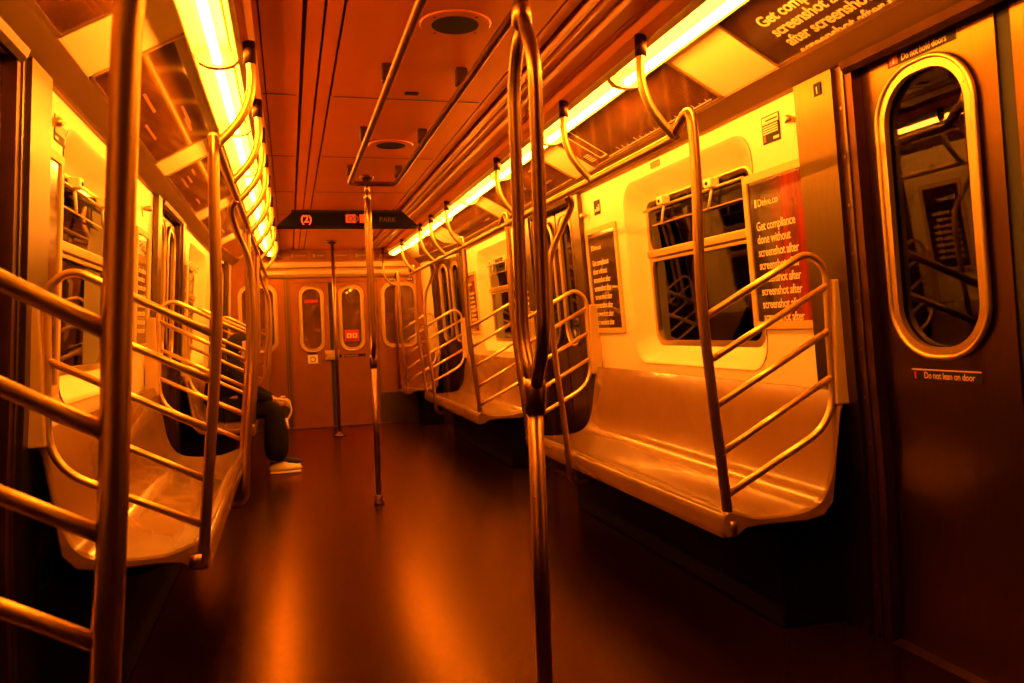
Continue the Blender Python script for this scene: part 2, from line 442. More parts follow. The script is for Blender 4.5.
# side windows ----------------------------------------------------
wn = 1
for s in (1, -1):
    dy = DY[s]; w = W(s)
    for a, b in ((3.0+dy, 4.35+dy), (6.80+dy, 8.15+dy)):
        root = sroot('window_%d' % wn, w((a+b)/2, .92, 0)); wn += 1
        o = rr(a-.001, .924, b+.001, 1.956, .131, 10); i1 = rr(a+.03, .95, b-.03, 1.93, .125, 10); i2 = rr(a+.15, 1.02, b-.08, 1.85, .09, 10)
        i1 = rr(a+.018, .943, b-.018, 1.937, .13, 10); i3 = rr(a+.055, .975, b-.04, 1.895, .115, 10)
        n = len(o); vs = [w(p[0], p[1], .004) for p in o]+[w(p[0], p[1], -.004) for p in i1]+[w(p[0], p[1], -.070) for p in i3]+[w(p[0], p[1], -.10) for p in i2]
        fs = [(j*n+q, j*n+(q+1) % n, (j+1)*n+(q+1) % n, (j+1)*n+q) for j in (0, 1, 2) for q in range(n)]
        MB().add(vs, fs, 0, True).build('surround', M['wall'], root)
        vs, fs = plate([i2, rr(a+.18, 1.05, b-.11, 1.52, .07, 8), rr(a+.18, 1.565, b-.11, 1.82, .06, 8)], .025, (1.55,))
        MB().add([w(v[0], v[1], v[2]-.098) for v in vs], fs).build('window_frame', M['alu'], root)
        m = MB()
        m.box(a+.19, 1.522, -.10, b-.10, 1.563, -.075, 0, lambda x, y, z: w(x, y, z), .004)
        m.box(a+.19, 1.50, -.10, b-.10, 1.514, -.085, 0, lambda x, y, z: w(x, y, z))
        m.build('mullion', M['alu'], root)
        vs, fs = plate([rr(a+.18, 1.03, b-.09, 1.545, .06, 8)], .004, (1.2,))
        MB().add([w(v[0], v[1], v[2]-.112) for v in vs], fs).build('pane', M['glass'], root)
        vs, fs = plate([rr(a+.18, 1.55, b-.09, 1.84, .06, 8)], .004, ())
        hp = MB().add([w(v[0], v[1], v[2]-.110-(v[1]-1.55)*-.05) for v in vs], fs).build('hopper_pane', M['glass'], root)
        m = MB(); m.tube([w(a+.20, 1.79, -.075), w(b-.11, 1.79, -.075)], .008, 8)
        m.tube([w(a+.22, 1.70, -.08), w(b-.2, 1.70, -.08)], .004, 6)
        m.build('hopper_bar', M['alu'], root)
        for q in (.34, .72):
            y = a+(b-a)*q
            lm = MB(); lm.box(y-.035, 1.79, -.09, y+.035, 1.835, -.04, 0, lambda x, yy, z: w(x, yy, z), .006)
            lm.disc(w(y, 1.81, -.045), .009, (-s, 0, 0), .01, 12, 1)
            lm.tube([w(y, 1.80, -.07), w(y+.06, 1.70, -.075)], .007, 8)
            lm.build('latch', [M['housing'], M['black']], root)

# ---------------------------------------------------------------- ceiling lamps
rings = {1: [1.02+.985*i for i in range(0, 10)], -1: [1.02+.985*i for i in range(0, 10)]}
side_words = {1: 'right', -1: 'left'}
ordw = ['nearest', 'second nearest', 'third', 'fourth', 'fifth', 'sixth', 'seventh', 'eighth', 'ninth', 'tenth']
for s in (1, -1):
    t = T(s); R_ = rings[s]
    for i in range(9):
        y0, y1 = R_[i], R_[i+1]
        root = thing('ceiling_light', 'glowing fluorescent tube lamp, %s along the %s side of the car' % (ordw[i], side_words[s]), 'light', t(.79, y0, 2.15), 'fluorescent lamps along the %s cove' % side_words[s])
        m = MB()
        pr = [(.70, 2.148), (.715, 2.132), (.722, 2.134), (.735, 2.158), (.79, 2.172), (.845, 2.160), (.868, 2.150), (.875, 2.152), (.90, 2.275), (.86, 2.29), (.70, 2.23)]
        m.extr(pr, y0+.001, y1-.001, t, smooth=False)
        m.build('housing', M['housing'], root)
        m = MB(); m.tube([t(.785, y0+.02, 2.118), t(.785, y1-.02, 2.118)], .0155, 14)
        m.build('lamp_tube', M['lamp'], root)
        m = MB()
        pr = [(.712, 2.14), (.716, 2.122), (.735, 2.106), (.76, 2.098), (.79, 2.095), (.82, 2.099), (.85, 2.112), (.872, 2.150), (.86, 2.16), (.79, 2.17), (.73, 2.158)]
        m.extr(pr, y1-.018, y1+.018, t)
        m.build('end_band', M['housing'], root)

# ---------------------------------------------------------------- advertising panels in the cove
def covemap(s):
    t = T(s)
    # u = y, v = 0 at shoulder .. 1 at lamp, w = out of the panel
    return lambda u, v, w: t(1.245-.345*v-w*.47, u, 2.0865+.1855*v-w*.88)
for s in (1, -1):
    cm = covemap(s); t = T(s)
    off = 0 if s > 0 else .12
    spans = [(1.15, 2.60), (3.02, 4.45), (4.83, 6.27), (6.65, 8.10), (8.47, 9.90)]
    for i, (a, b) in enumerate(spans):
        a += off; b += off; b = min(b, 10.1)
        lab = ['black advertising panel with large pale text about compliance, over the right-hand doors',
               'dark glossy advertising panel above the nearest right-hand bench and window',
               'dark advertising panel over the second right-hand doorway',
               'dark advertising panel above the second right-hand bench',
               'dark advertising panel at the far end of the right-hand cove'] if s > 0 else [
               'dark glossy advertising panel at the top left, nearest on that side',
               'dark advertising panel above the nearest left-hand bench window',
               'dark advertising panel over the second left-hand doorway',
               'dark advertising panel above the second left-hand bench',
               'dark advertising panel at the far end of the left-hand cove']
        root = thing('advertising_panel', lab[i], 'advertisement', cm(a, 0, 0), 'advertising panels in the coves')
        nm = 'cove_poster_%d_%d' % (s, i)
        m = MB(); m.box(a, .04, 0, b, .96, .004, 0, lambda x, y, z: cm(x, y, z))
        pm = mat(nm, (.035, .014, .008), .12, coat=.8) if i == 0 and s > 0 else mat(nm, (.13, .045, .014), .14, coat=.9, noise=.8, nscale=4.+i)  # brown mottled base stands in for the ceiling reflected in the gloss
        pst = m
        m = MB()
        for (u0, v0, u1, v1) in ((a-.012, 0, b+.012, .045), (a-.012, .955, b+.012, 1.0), (a-.012, 0, a+.002, 1), (b-.002, 0, b+.012, 1)):
            m.box(u0, v0, 0, u1, v1, .008, 0, lambda x, y, z: cm(x, y, z))
        m.build('frame', M['alu'], root)
        m = pst; pq = M['print_']; _b = MB.box
        if i == 0 and s > 0:
            lines = ['Get compliance done without', 'screenshot after screenshot', 'after screenshot after', 'screenshot after screenshot']
            for j, ln in enumerate(lines):
                vs, fs = text_geo(ln, .066, 'LEFT', .026)
                m.add([cm(b-.13-p[0]-.004*j, .465-j*.155+p[1]/.392, .0055) for p in vs], fs, 1)
        elif i == 1 and s > 0:
            # skyline of tiny ticks along the bottom edge, a small framed picture near one end
            for q in range(18): m.box(a+.08+q*.055, .07, .004, a+.084+q*.055, .07+.03+.06*random.random(), .0055, 1, lambda x, y, z: cm(x, y, z))
            m.box(a+.05, .07, .004, b-.25, .085, .0055, 1, lambda x, y, z: cm(x, y, z))
            for (u0, u1, v0, v1) in ((b-.26, b-.25, .12, .9), (b-.17, b-.16, .12, .9), (b-.26, b-.16, .12, .14), (b-.26, b-.16, .88, .9)):
                m.box(u0, v0, .004, u1, v1, .0055, 1, lambda x, y, z: cm(x, y, z))
            for q in range(5): m.box(b-.11, .14+q*.035, .004, b-.04, .152+q*.035, .0055, 1, lambda x, y, z: cm(x, y, z))
        else:
            for q in range(4):
                u = a+.1+random.random()*1.0; v = .15+random.random()*.5
                m.box(u, v, .004, u+.14+.2*random.random(), v+.035, .0055, 1, lambda x, y, z: cm(x, y, z))
            pq = mat('brown_print_%d_%d' % (s, i), (.26, .11, .03), .5)  # print bars in a dull brown tone
        m.build('poster', [pm, pq], root)

# ---------------------------------------------------------------- wall posters and stickers
def wall_poster(s, y0, y1, z0, z1, label, lines, size, red, logo=True):
    w = W(s); far = y1 if s > 0 else y0
    root = thing('wall_poster', label, 'poster', w((y0+y1)/2, z0, 0), 'framed posters on the side walls')
    vs, fs = plate([rr(y0, z0, y1, z1, 0)], .004, (1.55,)); m = MB().add([w(v[0], v[1], v[2]+.006) for v in vs], fs)
    rl = root_loc(root).y
    pm = poster_mat('poster_%.2f_%d' % (y0, s), (y0+y1)/2+s*.06-rl, (y0+y1)/2-s*.02-rl) if red else mat('poster_%.2f_%d' % (y0, s), (.03, .012, .007), .15, coat=.8)
    pst = m
    vs, fs = plate([rr(y0-.028, z0-.028, y1+.028, z1+.028, .01, 4), rr(y0+.004, z0+.004, y1-.004, z1-.004, .004, 3)], .012, (1.55,))
    MB().add([w(v[0], v[1], v[2]+.013) for v in vs], fs).build('frame', M['plate'], root)
    m = pst; st = far-s*.045
    v = z1-.112
    if logo:
        sticker_text(m, w, s, st-s*.022, v, .043, 'Delve.co', .0075, 1, .012)
        m.box(min(st, st-s*.014), v-.002, .002, max(st, st-s*.014), v+.032, .0075, 1, lambda x, y, z: w(x, y, z))
    v = z1-.212
    for ln in lines:
        if v < z0+.0: break
        sticker_text(m, w, s, st, v, size, ln, .0075, 1, .014, .86)
        v -= size*1.05
    m.build('poster', [pm, M['print_']], root)
L = ['Get compliance', 'done without']+['screenshot after']*6
wall_poster(1, 2.625, 3.045, 1.135, 1.735, 'red and black framed poster about compliance between the nearest right-hand window and door post', L, .052, True)
wall_poster(1, 4.50, 4.95, 1.125, 1.745, 'narrow framed poster of stacked text lines beyond the nearest right-hand window', L, .052, False)
wall_poster(1, 6.32, 6.68, 1.13, 1.74, 'framed text poster before the second right-hand window', L, .045, False)
wall_poster(1, 8.28, 8.66, 1.13, 1.74, 'framed poster on the wall past the second right-hand window', L, .045, True)
wall_poster(-1, 3.00, 3.17, 1.00, 1.79, 'dark framed poster on the left wall just past the nearest steel door post', L[:0], .05, False, False)
wall_poster(-1, 4.68, 5.02, 1.13, 1.74, 'dark framed poster on the left wall beyond the nearest left window', L, .045, False)
wall_poster(-1, 6.50, 6.82, 1.13, 1.74, 'framed poster on the left wall beside the second doorway', L, .045, False)
def sticker(s, y0, y1, z0, z1, label, kind):
    w = W(s); far = y1 if s > 0 else y0
    m = MB(); m.box(y0, z0, .001, y1, z1, .0035, 0, lambda x, y, z: w(x, y, z))
    if kind == 'notice':
        h = z1-z0; wd = y1-y0
        m.box(y0+.004, z1-.30*h, .001, y1-.004, z1-.04*h, .0042, 1, lambda x, y, z: w(x, y, z))
        m.box(y0+.01, z1-.2*h, .001, y1-.03, z1-.15*h, .0050, 0, lambda x, y, z: w(x, y, z))
        for q in range(4): m.box(y0+.012, z1-(.40+q*.085)*h, .001, y1-.006, z1-(.355+q*.085)*h, .0046, 1, lambda x, y, z: w(x, y, z))
        m.box(y0+.008, z0+.08*h, .001, y0+.045, z0+.18*h, .0046, 1, lambda x, y, z: w(x, y, z))
        m.box(y1-.022, z0+.08*h, .001, y1-.006, z0+.32*h, .0046, 2, lambda x, y, z: w(x, y, z))
    elif kind == 'map':
        for q in range(3): m.box(y0+.008+q*.03, z0+.02, .001, y0+.026+q*.03, z1-.03-q*.012, .0045, 1, lambda x, y, z: w(x, y, z))
    elif kind == 'plate':
        for q in range(3): m.box(y0+.006, z0+.006+q*.010, .001, y1-.006, z0+.010+q*.010, .0045, 1, lambda x, y, z: w(x, y, z))
    else:
        m.tube([w((y0+y1)/2+.012*math.cos(a), (z0+z1)/2+.02*math.sin(a)*.9, .004) for a in [k*PI/5 for k in range(9)]], .0035, 6, 1)
        m.box(y0+.008, z0+.008, .001, y1-.008, z0+.014, .0045, 1, lambda x, y, z: w(x, y, z))
    o = m.build('sticker', [M['black'] if kind != 'plate' else M['steel'], M['print_'] if kind != 'plate' else M['black'], M['red']])
    rebase(o); tag(o, label, 'sticker'); return o
def rebase(o):
    me = o.data; n = len(me.vertices)
    c = sum((v.co for v in me.vertices), Vector())/n
    for v in me.vertices: v.co -= c
    o.location = o.location+c
sticker(1, 2.785, 2.905, 1.865, 1.975, 'small black notice with lines of text above the red poster', 'notice')
sticker(1, 4.70, 4.80, 1.85, 1.94, 'small black pictogram notice above the far poster beyond the nearest right-hand window', 'map')
sticker(-1, 3.10, 3.24, 1.86, 1.95, 'small faint notice on the left wall beside the round knob', 'notice')
sticker(1, 3.84, 3.95, 1.975, 2.01, 'small slotted plate above the nearest right-hand window', 'plate')
def knob(s, y, z, label, r=.026):
    w = W(s); root = thing('round_wall_fitting', label, 'wall fitting', w(y, z, 0), 'round knobs high on the side walls')
    n = Vector((-s, 0, 0))
    MB().disc(w(y, z, 0), .045, n, .004, 28).build('base_plate', M['wall'], root)
    c = Vector(w(y, z, .004)); MB().tube([c, c+n*.015, c+n*.035, c+n*.045], [.010, .015, .017, .010], 14).build('button', M['alu'], root)
knob(1, 2.685, 1.915, 'round knob on the cream wall beside the nearest right-hand steel post')
knob(1, 4.93, 1.87, 'round knob high on the right wall before the second doorway')
knob(-1, 3.02, 1.90, 'round knob on the left wall beside the nearest steel post')
knob(-1, 4.86, 1.89, 'round knob high on the left wall before the second doorway')
# small number plate on right door post
w = W(1)
m = MB(); m.box(2.475, 1.95, .037, 2.515, 1.995, .0395, 0, lambda x, y, z: w(x, y, z))
sticker_text(m, w, 1, 2.505, 1.957, .036, '1', .0402, 1, .02)
o = m.build('sticker', [M['black'], M['print_']]); rebase(o); tag(o, 'tiny black square sticker with a pale mark on top of the right-hand steel post', 'sticker')

# ---------------------------------------------------------------- benches
SEATP = [(1.392, .878), (1.362, .878), (1.338, .80), (1.318, .66), (1.298, .565), (1.255, .492), (1.17, .460), (1.02, .456), (.955, .470), (.905, .487), (.878, .485), (.862, .468), (.857, .445), (.858, .412), (.868, .392), (.888, .387), (.925, .393), (.955, .415), (1.02, .42), (1.20, .417), (1.275, .430), (1.318, .478), (1.330, .56), (1.342, .66), (1.362, .80)]
def bench(s, y0, y1, label):
    t = T(s); root = thing('bench', label, 'bench', t(1.2, (y0+y1)/2, 0), 'long fibreglass benches')
    sp = smooth_path([(p[0], 0, p[1]) for p in SEATP[1:14]], 3); prof = [SEATP[0]]+[(p.x, p.z) for p in sp]+SEATP[14:]
    m = MB()
    # rounded corners at the ends: inset profile slices
    n = len(prof); cx, cz = 1.2, .55
    ys = [(y0, .010), (y0+.006, .003), (y0+.02, 0), (y1-.02, 0), (y1-.006, .003), (y1, .010)]
    vs = []
    P = [Vector((p[0], p[1])) for p in prof]; N = []
    for i in range(n):
        d = (P[(i+1) % n]-P[i-1]).normalized(); N.append(Vector((d.y, -d.x)))
    ar = sum(P[i-1].x*P[i].y-P[i].x*P[i-1].y for i in range(n))
    sg = -1 if ar > 0 else 1
    for y, ins in ys:
        vs += [t(P[i].x+N[i].x*sg*ins, y, P[i].y+N[i].y*sg*ins) for i in range(n)]
    fs = [(j*n+i, j*n+(i+1) % n, (j+1)*n+(i+1) % n, (j+1)*n+i) for j in range(5) for i in range(n)]
    m.add(vs, fs, 0, True); m.add(vs[:n], [list(range(n))]); m.add(vs[-n:], [list(range(n))[::-1]])
    m.build('seat_shell', M['seat'], root, autosmooth=True)
    m = MB(); m.box(1.16, y0+.10, .004, 1.425, y1-.10, .36, 0, t, .01)
    m.build('heater_box', [M['box'], M['black']], root)
    k = max(2, int((y1-y0)/.8))
    for q in range(k):
        y = y0+.16+(y1-y0-.32)*q/(k-1)
        m = MB(); m.extr([(.93, .421), (1.24, .43), (1.30, .55), (1.385, .55), (1.385, .34), (1.10, .36)], y-.012, y+.012, t)
        m.build('support_bracket', M['box'], root)
    return root
bench(1, 2.47, 4.86, 'long glossy bench along the nearest right-hand window, brightest of the benches')
bench(1, 6.20, 8.80, 'bench on the right beyond the second doorway')
bench(1, 9.66, 10.16, 'short bench in the far right corner below the end window')
bench(-1, 2.80, 5.06, 'bench on the near left behind the railings, seen end on')
bench(-1, 6.42, 8.95, 'bench on the left where the person in black sits')
bench(-1, 9.72, 10.16, 'short bench in the far left corner beside the end doors')

# ---------------------------------------------------------------- windscreens (end railings of the benches)
def windscreen(s, y, label, x_off=0., zsc=1., r=.0185, rb=.0135, floor=False, top=True, legend=1, dirn=1):
    t = T(s); f = lambda x, yy, z: t(x+x_off*(1 if x < 1.1 else .5), yy, z)
    root = thing('bench_railing', label, 'railing', f(.87, y, .41), 'tubular railings at the bench ends')
    xs = [.900, .882, .848, .822, .814, .814, .810] if s > 0 else [.885, .868, .836, .812, .806, .802, .798]
    if y < 2: xs = [.890, .880, .855, .838, .822, .805, .786]
    pts = [(xx, y, zz) for xx, zz in zip(xs, (.41, .60, .90, 1.17, 1.40, 1.62, 1.745))]
    if y < 2: top = False; pts += [(.77, y, 1.86), (.77, y, 2.15)]
    pts = smooth_path(pts, 4)
    if top:
        el = fillet([pts[-1], (.800, y, 1.90), (.793, y+.12, 1.815)], .07, 7) if s > 0 else [pts[-1], (.797, y, 1.815)]; pts = pts[:-1]+el
    m = MB(); m.tube(pts, r, 16, f=f)
    m.tube([(.905, y, .405), (.905, y, .45)], r+.006, 16, f=f)
    m.build('stanchion', M['stan'], root)
    # frame: top bar, arch, upright, lower curve, bottom bar
    fr = fillet([(xs[3], y, 1.160), (1.245, y, 1.385), (1.322, y, 1.330), (1.328, y, 1.10), (1.342, y, .765), (xs[1], y, .534)], [.10, .10, .05, .13], 8)
    m = MB(); m.tube(fr, rb, 14, f=f); m.build('rail_frame', M['tube'], root)
    for (xa, za, xb, zb) in ((xs[3]+.006, 1.004, 1.322, 1.262), (xs[2]+.006, .848, 1.328, 1.100), (xs[2]+.018, .682, 1.336, .932)):
        MB().tube([(xa, y, za), (xb, y, zb)], rb*.93, 12, f=f).build('cross_bar', M['tube'], root)
    m = MB(); m.box(1.338, y-.022, .83, 1.412, y+.022, 1.285, 0, f, .006); m.build('wall_plate', M['plate'], root)
    return root
windscreen(1, 2.49, 'bright tubular railing at the near end of the right-hand bench, beside the closed doors')
windscreen(1, 4.92, 'tubular railing at the far end of the near right-hand bench, half behind the centre pole')
windscreen(1, 6.24, 'tubular railing at the near end of the second right-hand bench')
windscreen(1, 8.86, 'small far railing at the end of the second right-hand bench')
windscreen(1, 9.74, 'farthest right railing beside the end window')
windscreen(-1, 1.35, 'closest blurred railing at the left edge of the photo with thick bars', r=.0225, rb=.0150)
windscreen(-1, 2.80, 'railing around the near end of the left bench, behind the closest one')
windscreen(-1, 5.04, 'railing at the far end of the near left bench')
windscreen(-1, 6.46, 'second left bench railing, nearest to the person in black on the camera side')
windscreen(-1, 8.98, 'far left railing past the person in black')

# mid-bench bowed poles
def mid_pole(s, y, label):
    t = T(s)
    root = thing('bowed_pole', label, 'pole', t(.80, y, .32), 'bowed poles rising from the middle of the benches')
    pts = smooth_path([(.80, y-.16, 1.80), (.825, y-.14, 1.75), (.805, y-.06, 1.66), (.752, y, 1.50), (.742, y, 1.25), (.766, y, .92), (.796, y, .66), (.812, y, .46)], 5)
    pts = pts[:-1]+fillet([pts[-1], (.822, y, .325), (.97, y, .335)], .09, 8)
    MB().tube(pts, .0165, 14, f=t).build('pole_tube', M['stan'], root)
    MB().tube([(.955, y, .334), (.985, y, .336), (1.0, y, .40)], .021, 12, f=t).build('seat_clamp', M['darksteel'], root)
mid_pole(1, 3.92, 'bowed pole rising from under the near right-hand bench to the overhead rail')
mid_pole(1, 7.85, 'bowed pole at the second right-hand bench')
mid_pole(-1, 4.15, 'bowed pole curling under the near left bench')
mid_pole(-1, 7.85, 'bowed pole just past the person in black on the left')

# overhead rails with hangers
for s, hs, y0, y1 in ((1, [2.60, 3.42, 4.62, 6.20, 6.92, 7.50, 8.76], 2.49, 9.1), (-1, [2.90, 3.60, 4.08, 4.66, 5.28, 6.08, 7.15, 8.3], 2.80, 9.2)):
    t = T(s)
    root = thing('overhead_rail', 'long overhead grab rail with curved hangers along the %s side of the car' % side_words[s], 'rail', t(.80, (y0+y1)/2, 1.83), 'overhead grab rails above the benches')
    MB().tube([(.797, y0+(.11 if s > 0 else .0), 1.812), (.797, 8.9, 1.805), (.797, y1, 1.805)], .017, 14, f=t).build('rail', M['tube'], root)
    for y in hs:
        pts = smooth_path([(.672, y, 2.115), (.668, y, 2.05), (.674, y, 1.99), (.700, y, 1.92), (.746, y, 1.858), (.797, y, 1.808)], 4)
        h = MB().tube(pts, .0155, 12, f=t).build('hanger', M['tube'], root)
        m = MB(); m.tube([(.672, y, 2.09), (.672, y, 2.165)], .021, 14, f=t); m.build('bracket', M['darksteel'], h)

# far end short hanger pole
root = thing('hanger_pole', 'short pole with angled ceiling hanger beside the far right end window', 'pole', (.74, 9.98, 0.45))
m = MB(); m.tube(fillet([(.60, 9.98, 2.16), (.60, 9.98, 1.84), (.69, 9.98, 1.74), (.75, 9.98, 1.74), (.735, 9.98, 1.4), (.745, 9.98, .45)], .05, 5), .014, 12)
m.build('pole_tube', M['stan'], root)
MB().tube([(.60, 9.98, 2.12), (.60, 9.98, 2.2)], .02, 12).build('bracket', M['darksteel'], root)

# ---------------------------------------------------------------- centre poles
def loop_pole(x, y, label, z_lo, z_hi, r, rl):
    root = thing('grab_pole', label, 'pole', (x, y, 0), 'floor-to-ceiling poles on the centre line')
    m = MB(); m.tube([(x, y, .012), (x, y, z_lo+.03)], r, 18); m.build('lower_tube', M['pole'], root)
    MB().tube([(x, y, 0.001), (x, y, .006), (x, y, .012), (x, y, .03), (x, y, .06), (x, y, .061)], [.036, .036, .034, r+.008, r+.008, r], 22).build('floor_flange', M['darksteel'], root)
    m = MB(); m.tube([(x, y, z_lo-.055), (x, y, z_lo-.05), (x, y, z_lo+.005), (x, y, z_lo+.03), (x, y, z_lo+.031)], [r+.001, r+.006, r+.009, r+.006, r-.004], 18)
    m.build('lower_collar', M['pole'], root)
    m = MB()
    for d in (-1, 1):
        ins = [(x, y+d*.010, z_lo+.01), (x, y+d*.085, z_lo+.12), (x, y+d*.085, z_hi-.12), (x, y+d*.010, z_hi-.01)]
        b_ = MB().tube(fillet(ins, .10, 8), rl, 16)
        b_.build('loop_branch', M['pole'], root)
    m = MB(); m.tube([(x, y, z_hi-.03), (x, y, z_hi-.02), (x, y, z_hi+.02), (x, y, z_hi+.03)], [r-.004, r+.005, r+.004, r], 18); m.build('upper_collar', M['pole'], root)
    m = MB(); m.tube([(x, y, z_hi+.01), (x, y, 2.17)], r, 18); m.build('upper_tube', M['pole'], root)
    MB().tube([(x, y, 2.165), (x, y, 2.19), (x, y, 2.199)], [r+.004, .05, .05], 20).build('ceiling_flange', M['darksteel'], root)
loop_pole(-.014, 1.78, 'large grab pole splitting into a double loop in the foreground right of centre', 1.00, 1.87, .0185, .0155)
loop_pole(-.02, 5.42, 'grab pole with a double loop standing mid-car on the centre line', .97, 2.06, .0185, .0155)
root = thing('grab_pole', 'slim straight pole standing right in front of the far double doors', 'pole', (-.05, 9.25, 0), 'floor-to-ceiling poles on the centre line')
MB().tube([(-.05, 9.25, .01), (-.05, 9.25, 2.19)], .019, 16).build('pole_tube', M['pole'], root)
MB().tube([(-.05, 9.25, .001), (-.05, 9.25, .012), (-.05, 9.25, .03), (-.05, 9.25, .05)], [.08, .075, .03, .027], 20).build('floor_flange', M['darksteel'], root)
MB().tube([(-.05, 9.25, 2.17), (-.05, 9.25, 2.199)], [.03, .09], 20).build('ceiling_flange', M['darksteel'], root)

# ceiling bar loop
root = thing('ceiling_grab_bar', 'long narrow U-shaped grab bar hanging on brackets under the ceiling', 'grab bar', (0, 3.4, 2.2))
m = MB(); m.tube(fillet([(-.148, -.6, 2.12), (-.148, 5.27, 2.12), (.148, 5.27, 2.12), (.148, -.6, 2.12)], .07, 8), .0155, 14); m.build('bar', mat('shaded_bar_steel', (.26, .13, .04), .42, 1), root)  # same steel as the rails; the dark ceiling's reflection is put into its colour
for y in (.9, 2.05, 3.16, 4.14, 5.08):
    for x in (-.148, .148):
        m = MB(); m.tube([(x, y, 2.12), (x, y, 2.2)], .012, 10); m.box(x-.024, y-.02, 2.13, x+.024, y+.02, 2.199, 0, None, .004)
        m.build('bracket', M['darksteel'], root)

# round ceiling grilles
for y, lab in ((2.70, 'larger round dark grille in the ceiling near the front pole'), (4.50, 'smaller-looking round grille in the ceiling between the grab bars, farther back')):
    root = thing('ceiling_speaker', lab, 'speaker', (0.03, y, 2.2), 'round grilles in the ceiling')
    MB().tube([(.03, y, 2.199), (.03, y, 2.193)], [.125, .118], 36).build('rim', M['ceil'], root)
    m = MB().tube([(.03, y, 2.1935), (.03, y, 2.1915)], [.082, .080], 32)
    m.build('grille', M['black'], root)
    for a in range(4):
        q = a*PI/2+.6; MB().tube([(.03+.10*math.cos(q), y+.10*math.sin(q), 2.1945), (.03+.10*math.cos(q), y+.10*math.sin(q), 2.1925)], .006, 8).build('screw', M['darksteel'], root)
o = MB().box(-.03, 3.50, 2.192, .03, 3.53, 2.1995, 0, None, .002).build('ceiling_latch', M['black']); rebase(o); tag(o, 'small black latch slot in the ceiling between the grab bars', 'latch')

# ---------------------------------------------------------------- LED sign
root = thing('led_sign', 'black trapezoid ceiling sign with glowing red characters', 'sign', (-.02, 6.9, 2.2))
m = MB()
pr = [(-.625, 2.062), (.56, 2.062), (.435, 2.175), (-.50, 2.175)]
vs = [(x, 6.90, z) for x, z in pr]+[(x, 7.10, z) for x, z in pr]
m.add(vs, [(0, 1, 2, 3), (7, 6, 5, 4), (0, 4, 5, 1), (1, 5, 6, 2), (2, 6, 7, 3), (3, 7, 4, 0)])
m.build('sign_case', M['screen'], root)
m = MB(); m.box(-.50, 6.93, 2.17, .435, 7.08, 2.199); m.build('mount', M['black'], root)
m = MB()
m.add([(x, 6.897, z) for x, z in [(-.46, 2.075), (.42, 2.075), (.42, 2.165), (-.46, 2.165)]], [(0, 1, 2, 3)])
vs, fs = text_geo('(2)', .085, 'LEFT', .02, 1.0)
m2 = MB(); m2.add([(-.43+p[0], 6.893, 2.092+p[1]) for p in vs], fs); m2.build('route_number', M['led'], root)
m2 = MB()
for x0 in (-.06, .055):
    for (a, b, c, d) in ((0, .085, 0, .07),):
        m2.box(x0, 6.892, 2.088, x0+.085, 6.894, 2.160)
m2.build('lit_characters', emis('led_block', (1, .05, .004), .9), root)
m2 = MB()
vs, fs = text_geo('00', .075, 'LEFT', .01, 1.3)
m2.add([(-.045+p[0], 6.888, 2.098+p[1]) for p in vs], fs); m2.build('character_outlines', emis('led_dark', (1, .04, .003), .35), root)
m2 = MB()
vs, fs = text_geo('PARK', .062, 'LEFT', .0, 1.0)
m2.add([(.22+p[0], 6.893, 2.095+p[1]) for p in vs], fs); m2.build('dim_lettering', M['ledd'], root)

# ---------------------------------------------------------------- end wall
EX = lambda u, v, w: (u, YE-w, v)
Lx, Rx = T(-1)(1.452, YE, 0)[0]-.05, T(1)(1.452, YE, 0)[0]+.05
loops = [rr(Lx, 0, Rx, 2.25, 0), rr(-.535, .0005, .485, 1.80, .02, 3), rr(.615, 1.0, 1.0, 1.745, .10), rr(-1.10, 1.0, -.725, 1.745, .10)]
vs, fs = plate(loops, .03)
struct(MB().add([EX(*v) for v in vs], fs).build('wall_back', mat('end_wall_steel', (.27, .095, .014), .40, .7, noise=.1, nscale=6)))
# horizontal seams and base of the end wall
m = MB()
m.extr([(YE-.002, 1.855), (YE-.05, 1.865), (YE-.075, 1.90), (YE-.075, 1.94), (YE-.055, 1.965), (YE-.002, 1.975)], -.90, .93, lambda x, y, z: (y, x, z))
m.extr([(YE-.002, 1.985), (YE-.035, 1.99), (YE-.035, 2.05), (YE-.002, 2.06)], -.90, .93, lambda x, y, z: (y, x, z))
struct(m.build('trim_%d' % tn, mat('lintel', (.62, .42, .22), .35, .3))); tn += 1
m = MB()
m.box(.53, YE-.012, .0, 1.05, YE-.003, .40, 0, None, .002); m.box(-1.15, YE-.012, .0, -.56, YE-.003, .40, 0, None, .002)
m.box(.52, YE-.008, .0, .535, YE-.002, 1.84); m.box(-.60, YE-.014, .0, -.585, YE-.002, 1.84); m.box(-.575, YE-.010, .0, -.545, YE-.002, 1.84)
struct(m.build('trim_%d' % tn, M['steel'])); tn += 1
